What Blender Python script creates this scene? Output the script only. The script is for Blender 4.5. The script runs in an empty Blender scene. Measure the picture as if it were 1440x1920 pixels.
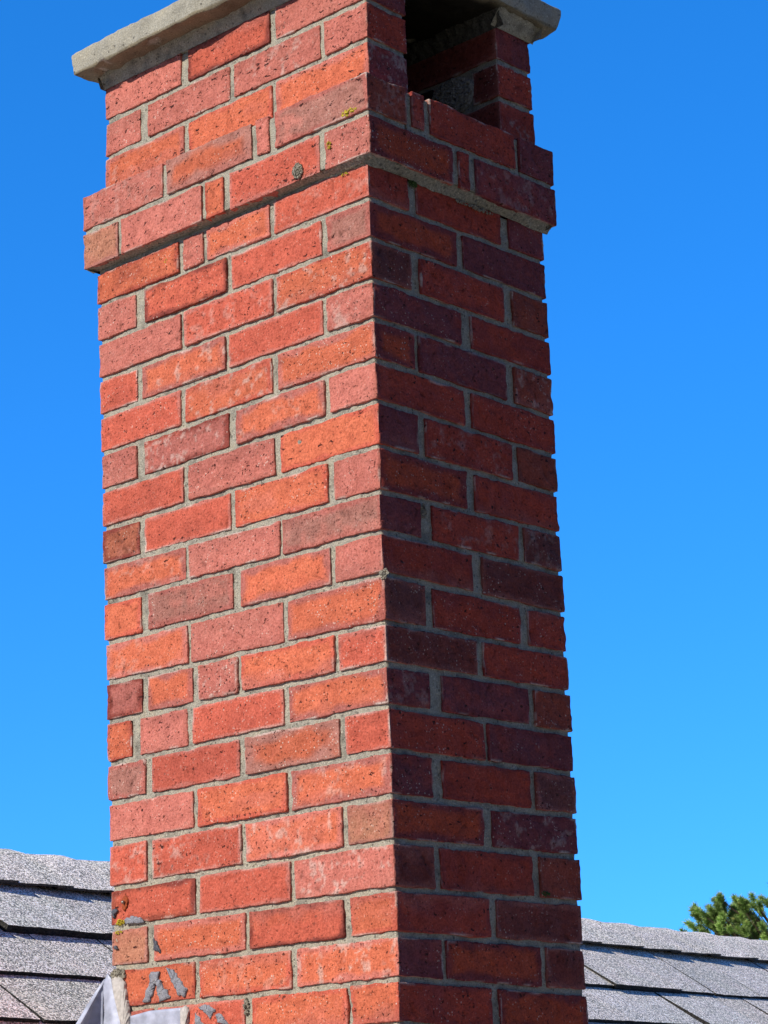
import bpy, math, random
import numpy as np
from mathutils import Vector, Matrix, Euler

# ------------------------------------------------------------------ camera
scene = bpy.context.scene
cam_d = bpy.data.cameras.new('camera')
cam = bpy.data.objects.new('camera', cam_d)
scene.collection.objects.link(cam)
scene.camera = cam
cam.location = (-2.56025, -2.34669, -1.44587)
cam.rotation_euler = (math.radians(105.13519), math.radians(2.11422), math.radians(-46.99185))
cam_d.sensor_fit = 'VERTICAL'
cam_d.sensor_height = 36.0
cam_d.lens = 4496.3 / 1920 * 36.0
cam_d.clip_start = 0.05
cam_d.clip_end = 3000

# ------------------------------------------------------------------ light
EL = math.radians(33.0)          # sun elevation
DL = math.radians(8.0)          # sun swings this far left of the lit face's normal
sun_dir = Vector((-math.cos(EL) * math.cos(DL), math.cos(EL) * math.sin(DL), math.sin(EL)))
sun_d = bpy.data.lights.new('sun', 'SUN')
sun_d.energy = 4.3
sun_d.angle = math.radians(0.5)
sun_d.color = (1.0, 0.955, 0.88)
sun = bpy.data.objects.new('sun', sun_d)
scene.collection.objects.link(sun)
sun.location = (-6, 5, 8)
sun.rotation_euler = (-sun_dir).to_track_quat('-Z', 'Y').to_euler()

DIM_TINT = (.230, .262, .385, 1)
SKY_SAT = 1.15
SKY_LIFT = 0.15
SKY_TINT = (1.04, 1.44, 1.92, 1)
world = bpy.data.worlds.new('World')
scene.world = world
world.use_nodes = True
wn, wl = world.node_tree.nodes, world.node_tree.links
wn.clear()
sky = wn.new('ShaderNodeTexSky')
sky.sky_type = 'NISHITA'
sky.sun_disc = False
sky.sun_elevation = EL
sky.sun_rotation = math.atan2(sun_dir.x, sun_dir.y)
sky.altitude = 1500
sky.air_density = 1.0
sky.dust_density = 0.15
sky.ozone_density = 3.0
tcw = wn.new('ShaderNodeTexCoord')
lift = wn.new('ShaderNodeVectorMath')
lift.operation = 'ADD'
lift.inputs[1].default_value = (0, 0, SKY_LIFT)
nrmz = wn.new('ShaderNodeVectorMath')
nrmz.operation = 'NORMALIZE'
wl.new(tcw.outputs['Generated'], lift.inputs[0])
wl.new(lift.outputs[0], nrmz.inputs[0])
wl.new(nrmz.outputs[0], sky.inputs['Vector'])
hs = wn.new('ShaderNodeMix')
hs.data_type = 'RGBA'
hs.blend_type = 'MULTIPLY'
hs.inputs[0].default_value = 1.0
hs.inputs[7].default_value = SKY_TINT
bg = wn.new('ShaderNodeBackground')
bg.inputs['Strength'].default_value = 0.15
wo = wn.new('ShaderNodeOutputWorld')
wl.new(sky.outputs[0], hs.inputs[6])
# added dimmer, less blue sky side behind the camera, for the shaded wall's light
dt = wn.new('ShaderNodeVectorMath')
dt.operation = 'DOT_PRODUCT'
dt.inputs[1].default_value = (-.68, -.73, 0)
wl.new(tcw.outputs['Generated'], dt.inputs[0])
mr = wn.new('ShaderNodeMapRange')
mr.interpolation_type = 'SMOOTHSTEP'
mr.inputs['From Min'].default_value = -.45
mr.inputs['From Max'].default_value = .35
wl.new(dt.outputs['Value'], mr.inputs['Value'])
pale = wn.new('ShaderNodeMix')
pale.data_type = 'RGBA'
pale.blend_type = 'MULTIPLY'
pale.inputs[0].default_value = 1.0
pale.inputs[7].default_value = DIM_TINT
wl.new(sky.outputs[0], pale.inputs[6])
side = wn.new('ShaderNodeMix')
side.data_type = 'RGBA'
sat = wn.new('ShaderNodeHueSaturation')
sat.inputs['Saturation'].default_value = SKY_SAT
wl.new(hs.outputs[2], sat.inputs['Color'])
wl.new(mr.outputs[0], side.inputs[0])
wl.new(sat.outputs[0], side.inputs[6])
wl.new(pale.outputs[2], side.inputs[7])
wl.new(side.outputs[2], bg.inputs['Color'])
wl.new(bg.outputs[0], wo.inputs['Surface'])

scene.view_settings.view_transform = 'Standard'
scene.view_settings.look = 'None'
scene.view_settings.exposure = 0.17
scene.view_settings.gamma = 1.0
scene.render.resolution_x = 768
scene.render.resolution_y = 1024

# ------------------------------------------------------------------ helpers
RNG = np.random.default_rng(7)
random.seed(11)


def vn(P, scale, seed=0):
    """smooth value noise in [-1, 1] at the points P (n,3)"""
    q = P / scale + seed * 17.31
    i = np.floor(q).astype(np.int64)
    f = q - i
    f = f * f * (3 - 2 * f)

    def h(ix, iy, iz):
        n = (ix * 374761393 + iy * 668265263 + iz * 1274126177 + seed * 974711) & 0xffffffff
        n = ((n ^ (n >> 13)) * 1274126177) & 0xffffffff
        n = ((n ^ (n >> 16)) * 2246822519) & 0xffffffff
        return ((n ^ (n >> 15)) & 0xffff) / 32767.5 - 1
    r = 0
    for dx in (0, 1):
        wx = f[:, 0] if dx else 1 - f[:, 0]
        for dy in (0, 1):
            wy = f[:, 1] if dy else 1 - f[:, 1]
            for dz in (0, 1):
                wz = f[:, 2] if dz else 1 - f[:, 2]
                r = r + wx * wy * wz * h(i[:, 0] + dx, i[:, 1] + dy, i[:, 2] + dz)
    return r


def sstep(x, a, b):
    t = np.clip((x - a) / (b - a), 0, 1)
    return t * t * (3 - 2 * t)


class Mesh:
    def __init__(self):
        self.v, self.f, self.c, self.m, self.n = [], [], [], [], 0
        self.ln = []

    def add(self, v, faces, col=None, mat=0):
        v = np.asarray(v, float).reshape(-1, 3)
        self.v.append(v)
        if col is None:
            col = np.tile([0.5, 0.5, 0.5], (len(v), 1))
        col = np.asarray(col, float)
        if col.shape[1] == 3:
            col = np.c_[col, np.ones(len(col))]
        self.c.append(col)
        for fa in (faces if isinstance(faces, list) else [faces]):
            fa = np.asarray(fa, dtype=np.int64)
            if fa.size == 0:
                continue
            self.f.append(fa + self.n)
            self.m.append(np.full(len(fa), mat))
        self.n += len(v)

    def build(self, name, mats, parent=None, smooth=True, label=None, autosharp=False):
        V = np.concatenate(self.v)
        off = Vector((0, 0, 0))
        if parent is not None:
            w = parent
            while w is not None:
                off += w.location
                w = w.parent
            V = V - np.array(off)
        me = bpy.data.meshes.new(name)
        me.vertices.add(len(V))
        me.vertices.foreach_set('co', V.ravel())
        idx = np.concatenate([fa.ravel() for fa in self.f])
        sizes = np.concatenate([np.full(len(fa), fa.shape[1]) for fa in self.f])
        starts = np.concatenate([[0], np.cumsum(sizes)[:-1]])
        me.loops.add(len(idx))
        me.loops.foreach_set('vertex_index', idx)
        me.polygons.add(len(sizes))
        me.polygons.foreach_set('loop_start', starts)
        me.polygons.foreach_set('loop_total', sizes)
        me.polygons.foreach_set('material_index', np.concatenate(self.m))
        me.polygons.foreach_set('use_smooth', np.full(len(sizes), smooth))
        me.update(calc_edges=True)
        ca = me.color_attributes.new('Col', 'FLOAT_COLOR', 'POINT')
        C = np.concatenate(self.c)
        ca.data.foreach_set('color', C.ravel())
        for m in (mats if isinstance(mats, (list, tuple)) else [mats]):
            me.materials.append(m)
        o = bpy.data.objects.new(name, me)
        scene.collection.objects.link(o)
        if parent is not None:
            o.parent = parent
        if label:
            o['label'] = label
        return o


def thing(name, label, cat, loc=(0, 0, 0), group=None, kind=None):
    o = bpy.data.objects.new(name, None)
    scene.collection.objects.link(o)
    o.location = loc
    o.empty_display_size = 0.1
    o['label'] = label
    o['category'] = cat
    if group:
        o['group'] = group
    if kind:
        o['kind'] = kind
    return o


def axis(L, step, edge=(0.0006, 0.0015, 0.003)):
    e = [t for t in edge if t < L * 0.3]
    a0 = e[-1] if e else 0
    n = max(2, int(round((L - 2 * a0) / step)))
    mid = np.linspace(a0, L - a0, n + 1)
    return np.unique(np.round(np.concatenate([[0], e[:-1], mid, [L - t for t in e[:-1]], [L]]), 6))


def lattice(ax, ay, az):
    """surface of a box lattice: vertices and quads, outward facing"""
    nx, ny, nz = len(ax), len(ay), len(az)
    I = np.zeros((nx, ny, nz), bool)
    I[0] = I[-1] = True
    I[:, 0] = I[:, -1] = True
    I[:, :, 0] = I[:, :, -1] = True
    ids = np.full((nx, ny, nz), -1)
    ids[I] = np.arange(I.sum())
    X, Y, Z = np.meshgrid(ax, ay, az, indexing='ij')
    V = np.stack([X[I], Y[I], Z[I]], 1)
    F = []

    def q(s, flip):
        a, b, c, d = s[:-1, :-1], s[1:, :-1], s[1:, 1:], s[:-1, 1:]
        r = np.stack([a, b, c, d], -1).reshape(-1, 4)
        return r[:, ::-1] if flip else r
    F.append(q(ids[0], True)); F.append(q(ids[-1], False))
    F.append(q(ids[:, 0], False)); F.append(q(ids[:, -1], True))
    F.append(q(ids[:, :, 0], True)); F.append(q(ids[:, :, -1], False))
    return V, np.concatenate(F)


# base colours of the fired clay, P_V with shade painted in
P_O = np.array([.60, .150, .075])    # orange body
P_R = np.array([.54, .116, .070])    # red body
P_P = np.array([.54, .168, .124])
P_V = np.array([.45, .070, .040])    # deep red, darkened to paint face B's shade    # pinkish skin
P_U = np.array([.41, .130, .100])    # purple flashing
P_G = np.array([.41, .175, .132])    # grey brown skin
P_B = np.array([.36, .110, .062])    # brown
P_D = np.array([.24, .055, .040])    # dark red
P_T = np.array([.45, .190, .115])    # tan
P_K = np.array([.20, .065, .055])    # very dark
W_H = np.array([.62, .52, .44])      # lime bloom
CLS = {  # centre, edge, mottle, edge width mm, mottle weight
    'o': (P_O, P_R, P_P, 9, .35), 'r': (P_R, P_P, P_D, 6, .30), 'p': (P_P, P_P * .92, P_G, 7, .28),
    'm': (P_O, P_U, P_R, 13, .30), 'g': (P_G * .93, P_U, P_P, 10, .55), 'b': (P_B, P_D, P_G, 8, .40),
    'd': (P_D, P_U * .8, P_K, 8, .45), 't': (P_T, P_G, P_P, 6, .35), 'u': (P_U, P_D, P_R, 10, .40),
    'q': (P_O, P_P, P_P, 12, .40), 'x': (P_R * .95 + P_O * .05, P_D, P_O * .8, 10, .35),
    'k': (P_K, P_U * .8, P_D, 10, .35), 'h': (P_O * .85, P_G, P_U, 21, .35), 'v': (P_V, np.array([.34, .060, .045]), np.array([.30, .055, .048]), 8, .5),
    'w': (np.array([.25, .062, .062]), np.array([.22, .050, .052]), P_V, 10, .35),  # v, w, y, i: brick colours darkened to paint the shade on face B
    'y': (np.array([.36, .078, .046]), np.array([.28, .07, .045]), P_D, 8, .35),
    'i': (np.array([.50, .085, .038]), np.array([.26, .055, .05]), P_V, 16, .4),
    'z': (np.array([.045, .025, .022]), np.array([.04, .025, .022]), np.array([.07, .03, .025]), 6, .5),  # soot on inner flue bricks, near black to paint the dark inside
    's': (P_O * .95, P_R * .8, P_D, 7, .55),
}


def paint(W, a, b, La, Lb, cls, seed):
    """colour at face coordinates a,b (metres) of a face La x Lb; W world points for noise"""
    c0, c1, c2, ew, mw = CLS[cls]
    e = np.minimum(np.minimum(a, La - a) * 0.8, np.minimum(b, Lb - b)) * 1000
    N1, N2, N3 = vn(W, .035, seed), vn(W, .011, seed + 3), vn(W * np.array([1, .55, 1.6]), .05, seed + 5)
    e2 = e + N1 * ew * .55 + N2 * 1.8
    m = sstep(e2, ew * .25, ew * 1.05)[:, None]
    col = c1 * (1 - m) + c0 * m
    w = (sstep(N3 + .35 * N2, .05, .75) * mw)[:, None]
    col = col * (1 - w) + c2 * w
    # weathered side: one long edge of some bricks browner
    rs = np.random.default_rng(seed + 99)
    if rs.random() < .35:
        s = (b / Lb) if rs.random() < .5 else 1 - b / Lb
        ww = (sstep(s + N1 * .25, .55, .95) * rs.uniform(.25, .6))[:, None]
        col = col * (1 - ww) + P_U * ww
    # lime bloom along some arrises
    bl = (sstep(3.4 - e + N1 * 1.5, 0, 2.2) * sstep(vn(W, .028, seed + 7), .15, .6) * rs.uniform(.2, .75))[:, None]
    col = col * (1 - bl) + W_H * bl
    if rs.random() < .16:
        sb = (sstep(vn(W, .016, seed + 11) + .8 * vn(W, .005, seed + 12), .2, 1.0) * rs.uniform(.15, .45))[:, None]
        col = col * (1 - sb) + W_H * sb
    col = col * (1 + .10 * N2[:, None]) * rs.uniform(.92, 1.08)
    return col


def brick(M, x, y, zb, zt, ca, cb=None, fx=False, fy=True, fz=True, seed=None, rad=.0011, wob=1.0, proud=True, step=.0023, chip=1.0, cc=None):
    """one brick: x,y ranges, zb/zt functions of (x,y) giving its bottom and top"""
    if seed is None:
        seed = M.n % 9973 + 13
    rs = np.random.default_rng(seed)
    Lx, Ly = x[1] - x[0], y[1] - y[0]
    h = float(np.mean(zt(np.array([x[0], x[1]]), np.array([y[0], y[1]])) - zb(np.array([x[0], x[1]]), np.array([y[0], y[1]]))))
    co = .02
    V, F = lattice(axis(Lx, step if fx else co), axis(Ly, step if fy else co), axis(h, step if fz else co))
    S = np.array([Lx, Ly, h])
    W = V + np.array([x[0], y[0], float(zb(x[0], y[0]))])
    r = rad * (1 + .5 * vn(W, .03, seed)) + chip * .0028 * sstep(vn(W, .016, seed + 1), .42, .9) + .0003
    r = np.minimum(r, S.min() * .3)[:, None]
    q = np.clip(V, r, S - r)
    d = V - q
    dl = np.linalg.norm(d, axis=1)[:, None]
    dn = d / np.maximum(dl, 1e-9)
    V2 = q + dn * r
    gcol = np.zeros(len(V))
    disp = wob * (.0011 * vn(W, .045, seed + 2) + .0008 * vn(W, .017, seed + 4) + .00055 * vn(W, .0065, seed + 6))
    # a few dents and drag marks
    for _ in range(rs.integers(2, 8)):
        c = np.array([rs.uniform(x[0], x[1]), rs.uniform(y[0], y[1]), float(zb(x[0], y[0])) + rs.uniform(.1, .9) * h])
        if rs.random() < .6:
            c[0] = x[0]
        ax_ = np.array([1, 1 / rs.uniform(1.2, 3.5), rs.uniform(.8, 1.4)])
        rr = np.linalg.norm((W - c) * ax_, axis=1)
        disp -= wob * rs.uniform(.0008, .0024) * np.exp(-(rr / rs.uniform(.0025, .006)) ** 2)
    disp = np.maximum(disp, -.0018)
    side_ = np.maximum(abs(dn[:, 2]), abs(dn[:, 1]) * (dn[:, 0] > -.5)) > .7
    disp = disp * np.where(side_, 1.45, 1.0)
    V2 = V2 + dn * disp[:, None]
    for _ in range(rs.integers(0, 6)):
        th_ = rs.normal(.3, 1.1)
        L_, w_ = rs.uniform(.003, .011), rs.uniform(.0016, .0026)
        for face in (0, 1):
            if rs.random() < .5:
                continue
            u_ = W[:, 1] if face == 0 else W[:, 0]
            lo, hi = (y[0], y[1]) if face == 0 else (x[0], x[1])
            cu, cz = rs.uniform(lo, hi), float(zb(x[0], y[0])) + rs.uniform(.15, .85) * h
            du_, dz_ = u_ - cu, W[:, 2] - cz
            a_ = du_ * math.cos(th_) + dz_ * math.sin(th_)
            b_2 = -du_ * math.sin(th_) + dz_ * math.cos(th_) + .0015 * vn(W, .008, seed + 8)
            on_ = (dn[:, 0] < -.5) if face == 0 else (dn[:, 1] < -.5)
            g_ = np.exp(-(a_ / L_) ** 4 - (b_2 / w_) ** 2) * on_
            V2 = V2 - dn * (g_ * rs.uniform(.0008, .0014))[:, None]
            gcol = np.maximum(gcol, g_)
    # each brick sits a hair in or out and slightly twisted
    if proud:
        V2[:, 0] += rs.normal(0, .0006) + (V[:, 1] / max(Ly, .05) - .5) * rs.normal(0, .0009)
        V2[:, 1] += rs.normal(0, .0005)
    X, Y = V2[:, 0] + x[0], V2[:, 1] + y[0]
    b_, t_ = zb(X, Y), zt(X, Y)
    Z = b_ + V2[:, 2] / h * (t_ - b_)
    P = np.stack([X, Y, Z], 1)
    cb = cb or ca
    CA = paint(W, V[:, 1], V[:, 2], Ly, h, ca, seed)
    CB = paint(W, V[:, 0], V[:, 2], Lx, h, cb, seed + 31)
    onB = (V[:, 1] < .0012) & (V[:, 0] > .0015)
    C = np.where(onB[:, None], CB, CA)
    if cc:
        C = np.where((V[:, 0] > Lx - .0012)[:, None], paint(W, V[:, 1], V[:, 2], Ly, h, cc, seed + 57), C)
    C = C * (1 - .42 * gcol[:, None])     # drag marks darker than the brick
    C = np.c_[C, np.full(len(C), rs.uniform(.1, 1.0))]     # alpha: how pitted and salty this brick is
    M.add(P, F, C, 0)


def cst(z):
    return lambda X, Y: np.zeros_like(np.asarray(X, float)) + z


def patch(M, c00, c10, c11, c01, nu, nv, amp=.001, sc=.012, seed=1, mat=1, bulge=0.0, col=None, amp2=0.0, sc2=.05, thick=None):
    """rough four-cornered sheet (c00->c10 is u, c00->c01 is v)"""
    c00, c10, c11, c01 = [np.array(c, float) for c in (c00, c10, c11, c01)]
    u, v = np.meshgrid(np.linspace(0, 1, nu + 1), np.linspace(0, 1, nv + 1), indexing='ij')
    u, v = u.ravel()[:, None], v.ravel()[:, None]
    P = c00 * (1 - u) * (1 - v) + c10 * u * (1 - v) + c11 * u * v + c01 * (1 - u) * v
    n = np.cross(c10 - c00, c01 - c00)
    n = n / np.linalg.norm(n)
    d = amp * (vn(P, sc, seed) + .5 * vn(P, sc * .4, seed + 1)) + amp2 * vn(P, sc2, seed + 2)
    P = P + n * (d[:, None] + bulge * 4 * v * (1 - v))
    ids = np.arange((nu + 1) * (nv + 1)).reshape(nu + 1, nv + 1)
    F = np.stack([ids[:-1, :-1], ids[1:, :-1], ids[1:, 1:], ids[:-1, 1:]], -1).reshape(-1, 4)
    M.add(P, F, None if col is None else np.tile(col, (len(P), 1)), mat)
    return P


def slab_box(M, x, y, z, step=.006, amp=.0008, sc=.012, seed=1, mat=1, rad=.002, xf=None, amp2=0, sc2=.06, col=None, step2=False):
    """rough solid box"""
    Lx, Ly, Lz = x[1] - x[0], y[1] - y[0], z[1] - z[0]
    ed = (.001, .003, .006)
    V, F = lattice(axis(Lx, step, ed), axis(Ly, step, ed), axis(Lz, step, ed))
    S = np.array([Lx, Ly, Lz])
    W = V + np.array([x[0], y[0], z[0]])
    r = np.minimum(rad * (1.2 + .8 * vn(W, .03, seed)), S.min() * .4)[:, None]
    q = np.clip(V, r, S - r)
    d = V - q
    dn = d / np.maximum(np.linalg.norm(d, axis=1)[:, None], 1e-9)
    P = q + dn * r + np.array([x[0], y[0], z[0]])
    P = P + dn * (amp * (vn(W, sc, seed) + .5 * vn(W, sc * .4, seed + 1)) + amp2 * vn(W, sc2, seed + 2))[:, None]
    if xf is not None:
        P = xf(P)
    if step2:   # concrete cap: underside shade painted in, with smoke round the flue mouth
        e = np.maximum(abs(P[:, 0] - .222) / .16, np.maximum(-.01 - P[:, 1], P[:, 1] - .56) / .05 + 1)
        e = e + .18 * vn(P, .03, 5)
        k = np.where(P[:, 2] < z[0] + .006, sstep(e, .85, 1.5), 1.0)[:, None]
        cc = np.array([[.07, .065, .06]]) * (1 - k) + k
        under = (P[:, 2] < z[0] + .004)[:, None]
        M.add(P, F, np.where(under, cc * np.array([[.62, .56, .46]]), cc), mat)  # whole underside tinted darker as painted shade
        return
    M.add(P, F, None if col is None else np.tile(col, (len(P), 1)), mat)


# ------------------------------------------------------------------ materials
def mat_new(name):
    m = bpy.data.materials.new(name)
    m.use_nodes = True
    nt = m.node_tree
    b = nt.nodes['Principled BSDF']
    b.inputs['Specular IOR Level'].default_value = .25
    return m, nt, b


def N(nt, t, **kw):
    n = nt.nodes.new(t)
    for k, v in kw.items():
        if k in n.inputs:
            n.inputs[k].default_value = v
        else:
            setattr(n, k, v)
    return n


def ramp(nt, src, stops):
    r = nt.nodes.new('ShaderNodeValToRGB')
    els = r.color_ramp.elements
    while len(els) > 1:
        els.remove(els[-1])
    els[0].position = stops[0][0]
    els[0].color = (*stops[0][1], 1) if len(stops[0][1]) == 3 else stops[0][1]
    for p_, c_ in stops[1:]:
        e = els.new(p_)
        e.color = (*c_, 1)
    nt.links.new(src, r.inputs[0])
    return r.outputs[0]


def mixc(nt, mode, fac, a, b):
    m = nt.nodes.new('ShaderNodeMix')
    m.data_type = 'RGBA'
    m.blend_type = mode
    for sock, val in ((m.inputs[0], fac), (m.inputs[6], a), (m.inputs[7], b)):
        if hasattr(val, 'links') or hasattr(val, 'is_linked'):
            nt.links.new(val, sock)
        else:
            sock.default_value = val if isinstance(val, (int, float)) else (*val, 1)
    return m.outputs[2]


def math_(nt, op, a, b=0.0):
    m = nt.nodes.new('ShaderNodeMath')
    m.operation = op
    for i, val in enumerate((a, b)):
        if hasattr(val, 'is_linked'):
            nt.links.new(val, m.inputs[i])
        else:
            m.inputs[i].default_value = val
    return m.outputs[0]


def specks(nt, vec, scale, gate, size, stretch=(1, 1, 1)):
    """mask of scattered specks: a share (1-gate) of voronoi cells carries one of radius size (in cells)"""
    mp = N(nt, 'ShaderNodeMapping')
    mp.inputs['Scale'].default_value = tuple(scale * s for s in stretch)
    nt.links.new(vec, mp.inputs[0])
    v = N(nt, 'ShaderNodeTexVoronoi')
    v.inputs['Scale'].default_value = 1.0
    nt.links.new(mp.outputs[0], v.inputs['Vector'])
    sep = N(nt, 'ShaderNodeSeparateColor')
    nt.links.new(v.outputs['Color'], sep.inputs[0])
    g = math_(nt, 'GREATER_THAN', sep.outputs[0], gate)
    sz = math_(nt, 'MULTIPLY', sep.outputs[1], size)
    d = math_(nt, 'SUBTRACT', sz, v.outputs['Distance'])
    d = math_(nt, 'MULTIPLY', d, 9.0)
    d.node.use_clamp = True
    o = math_(nt, 'MULTIPLY', d, g)
    return o


def brick_material():
    m, nt, b = mat_new('fired_clay_brick')
    at = N(nt, 'ShaderNodeAttribute', attribute_name='Col')
    geo = N(nt, 'ShaderNodeTexCoord')
    vec = geo.outputs['Object']
    n1 = N(nt, 'ShaderNodeTexNoise'); n1.inputs['Scale'].default_value = 260; n1.inputs['Detail'].default_value = 4
    n1.inputs['Roughness'].default_value = .65
    nt.links.new(vec, n1.inputs['Vector'])
    n2 = N(nt, 'ShaderNodeTexNoise'); n2.inputs['Scale'].default_value = 45; n2.inputs['Detail'].default_value = 6
    n2.inputs['Roughness'].default_value = .6
    nt.links.new(vec, n2.inputs['Vector'])
    grain = ramp(nt, n1.outputs[0], [(.28, (.62, .58, .56)), (.5, (1, 1, 1)), (.72, (1.26, 1.32, 1.36))])
    patchy = ramp(nt, n2.outputs[0], [(.3, (.84, .80, .80)), (.5, (1, 1, 1)), (.7, (1.07, 1.12, 1.13))])
    col = mixc(nt, 'MULTIPLY', 1.0, at.outputs['Color'], grain)
    col = mixc(nt, 'MULTIPLY', 1.0, col, patchy)
    nd = N(nt, 'ShaderNodeTexNoise'); nd.inputs['Scale'].default_value = 210; nd.inputs['Detail'].default_value = 2
    nt.links.new(vec, nd.inputs['Vector'])
    wv = N(nt, 'ShaderNodeVectorMath', operation='MULTIPLY_ADD')
    nt.links.new(nd.outputs['Color'], wv.inputs[0]); wv.inputs[1].default_value = (.010, .010, .010); nt.links.new(vec, wv.inputs[2])
    wvec = wv.outputs[0]
    pits = specks(nt, wvec, 215, .54, .43, (1, .8, 1.1))
    pit2 = specks(nt, wvec, 105, .74, .34, (1, .45, 1.5))
    rt = N(nt, 'ShaderNodeMapping'); rt.inputs['Rotation'].default_value = (.6, 0, 0)
    nt.links.new(wvec, rt.inputs[0])
    pit3 = specks(nt, rt.outputs[0], 90, .80, .30, (1, .42, 2.4))
    pit2 = math_(nt, 'MAXIMUM', pit2, pit3)
    wsp = specks(nt, vec, 330, .78, .55)
    wgate = ramp(nt, n2.outputs[0], [(.42, (.05, .05, .05)), (.6, (1, 1, 1))])
    wsp2 = mixc(nt, 'MULTIPLY', 1.0, wsp, wgate)
    al = at.outputs['Alpha']
    pits = math_(nt, 'MULTIPLY', pits, math_(nt, 'ADD', math_(nt, 'MULTIPLY', al, .6), .4))
    col = mixc(nt, 'MIX', pits, col, (.10, .028, .020))
    col = mixc(nt, 'MIX', pit2, col, (.07, .022, .018))
    f = math_(nt, 'MULTIPLY', math_(nt, 'MULTIPLY', wsp2, al), .85)
    col = mixc(nt, 'MIX', f, col, (.72, .56, .46))
    nt.links.new(col, b.inputs['Base Color'])
    b.inputs['Roughness'].default_value = .88
    b.inputs['Specular IOR Level'].default_value = .12
    hgt = math_(nt, 'SUBTRACT', n1.outputs[0], math_(nt, 'MULTIPLY', math_(nt, 'MAXIMUM', pits, pit2), 1.2))
    hgt = math_(nt, 'ADD', hgt, math_(nt, 'MULTIPLY', n2.outputs[0], 1.1))
    bp = N(nt, 'ShaderNodeBump'); bp.inputs['Strength'].default_value = .9; bp.inputs['Distance'].default_value = .0026
    nt.links.new(hgt, bp.inputs['Height'])
    nt.links.new(bp.outputs[0], b.inputs['Normal'])
    return m


def gritty(name, base, spread=.25, scale=400, big=25, rough=.9, bump=.8, dist=.0014, dark=.82, light=.82, tint=None, smoke_shade=False, patch=.84):
    """sanded mineral surface: mortar, concrete"""
    m, nt, b = mat_new(name)
    tc = N(nt, 'ShaderNodeTexCoord')
    vec = tc.outputs['Object']
    n1 = N(nt, 'ShaderNodeTexNoise'); n1.inputs['Scale'].default_value = scale; n1.inputs['Detail'].default_value = 3
    n1.inputs['Roughness'].default_value = .7
    n2 = N(nt, 'ShaderNodeTexNoise'); n2.inputs['Scale'].default_value = big; n2.inputs['Detail'].default_value = 5
    nt.links.new(vec, n1.inputs['Vector']); nt.links.new(vec, n2.inputs['Vector'])
    s = spread
    g = ramp(nt, n1.outputs[0], [(.3, (1 - s,) * 3), (.5, (1, 1, 1)), (.7, (1 + s,) * 3)])
    t2 = tint or (1.06, 1.03, .96)
    g2 = ramp(nt, n2.outputs[0], [(.3, (patch,) * 3), (.5, (1, 1, 1)), (.7, t2)])
    col = mixc(nt, 'MULTIPLY', 1.0, base, g)
    col = mixc(nt, 'MULTIPLY', 1.0, col, g2)
    ds = specks(nt, vec, scale * .55, dark, .5)
    ls = specks(nt, vec, scale * .7, light, .5)
    col = mixc(nt, 'MIX', math_(nt, 'MULTIPLY', ds, .65), col, tuple(c * .28 for c in base))
    col = mixc(nt, 'MIX', math_(nt, 'MULTIPLY', ls, .6), col, tuple(min(.8, c * 1.9) for c in base))
    if smoke_shade:    # smoke and painted shade carried by the vertex colour (1 = clean)
        at = N(nt, 'ShaderNodeAttribute', attribute_name='Col')
        col = mixc(nt, 'MULTIPLY', 1.0, col, at.outputs['Color'])
    nt.links.new(col, b.inputs['Base Color'])
    b.inputs['Roughness'].default_value = rough
    h = math_(nt, 'ADD', n1.outputs[0], math_(nt, 'MULTIPLY', math_(nt, 'SUBTRACT', ls, ds), .4))
    bp = N(nt, 'ShaderNodeBump'); bp.inputs['Strength'].default_value = bump; bp.inputs['Distance'].default_value = dist
    nt.links.new(h, bp.inputs['Height'])
    nt.links.new(bp.outputs[0], b.inputs['Normal'])
    return m


def shingle_material():
    m, nt, b = mat_new('mineral_granule_shingle')
    at = N(nt, 'ShaderNodeAttribute', attribute_name='Col')
    tc = N(nt, 'ShaderNodeTexCoord')
    vec = tc.outputs['Object']
    v = N(nt, 'ShaderNodeTexVoronoi'); v.inputs['Scale'].default_value = 400
    nt.links.new(vec, v.inputs['Vector'])
    sep = N(nt, 'ShaderNodeSeparateColor'); nt.links.new(v.outputs['Color'], sep.inputs[0])
    g = ramp(nt, sep.outputs[0], [(0, (.14, .15, .15)), (.3, (.55, .56, .56)), (.6, (1.0, 1.0, 1.0)), (.8, (1.6, 1.58, 1.6)), (1, (1.9, 1.9, 1.92))])
    v2 = N(nt, 'ShaderNodeTexVoronoi'); v2.inputs['Scale'].default_value = 240
    nt.links.new(vec, v2.inputs['Vector'])
    sep2 = N(nt, 'ShaderNodeSeparateColor'); nt.links.new(v2.outputs['Color'], sep2.inputs[0])
    g2 = ramp(nt, sep2.outputs[1], [(0, (.75, .78, .78)), (.5, (1, 1, 1)), (1, (1.22, 1.2, 1.22))])
    n2 = N(nt, 'ShaderNodeTexNoise'); n2.inputs['Scale'].default_value = 14; n2.inputs['Detail'].default_value = 4
    nt.links.new(vec, n2.inputs['Vector'])
    g3 = ramp(nt, n2.outputs[0], [(.3, (.90, .93, .92)), (.7, (1.08, 1.06, 1.10))])
    col = mixc(nt, 'MULTIPLY', 1.0, at.outputs['Color'], g)
    col = mixc(nt, 'MULTIPLY', 1.0, col, g2)
    col = mixc(nt, 'MULTIPLY', 1.0, col, g3)
    nt.links.new(col, b.inputs['Base Color'])
    b.inputs['Roughness'].default_value = .85
    h = math_(nt, 'SUBTRACT', sep.outputs[1], math_(nt, 'MULTIPLY', v.outputs['Distance'], .8))
    bp = N(nt, 'ShaderNodeBump'); bp.inputs['Strength'].default_value = .7; bp.inputs['Distance'].default_value = .0012
    nt.links.new(h, bp.inputs['Height'])
    nt.links.new(bp.outputs[0], b.inputs['Normal'])
    return m


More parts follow.
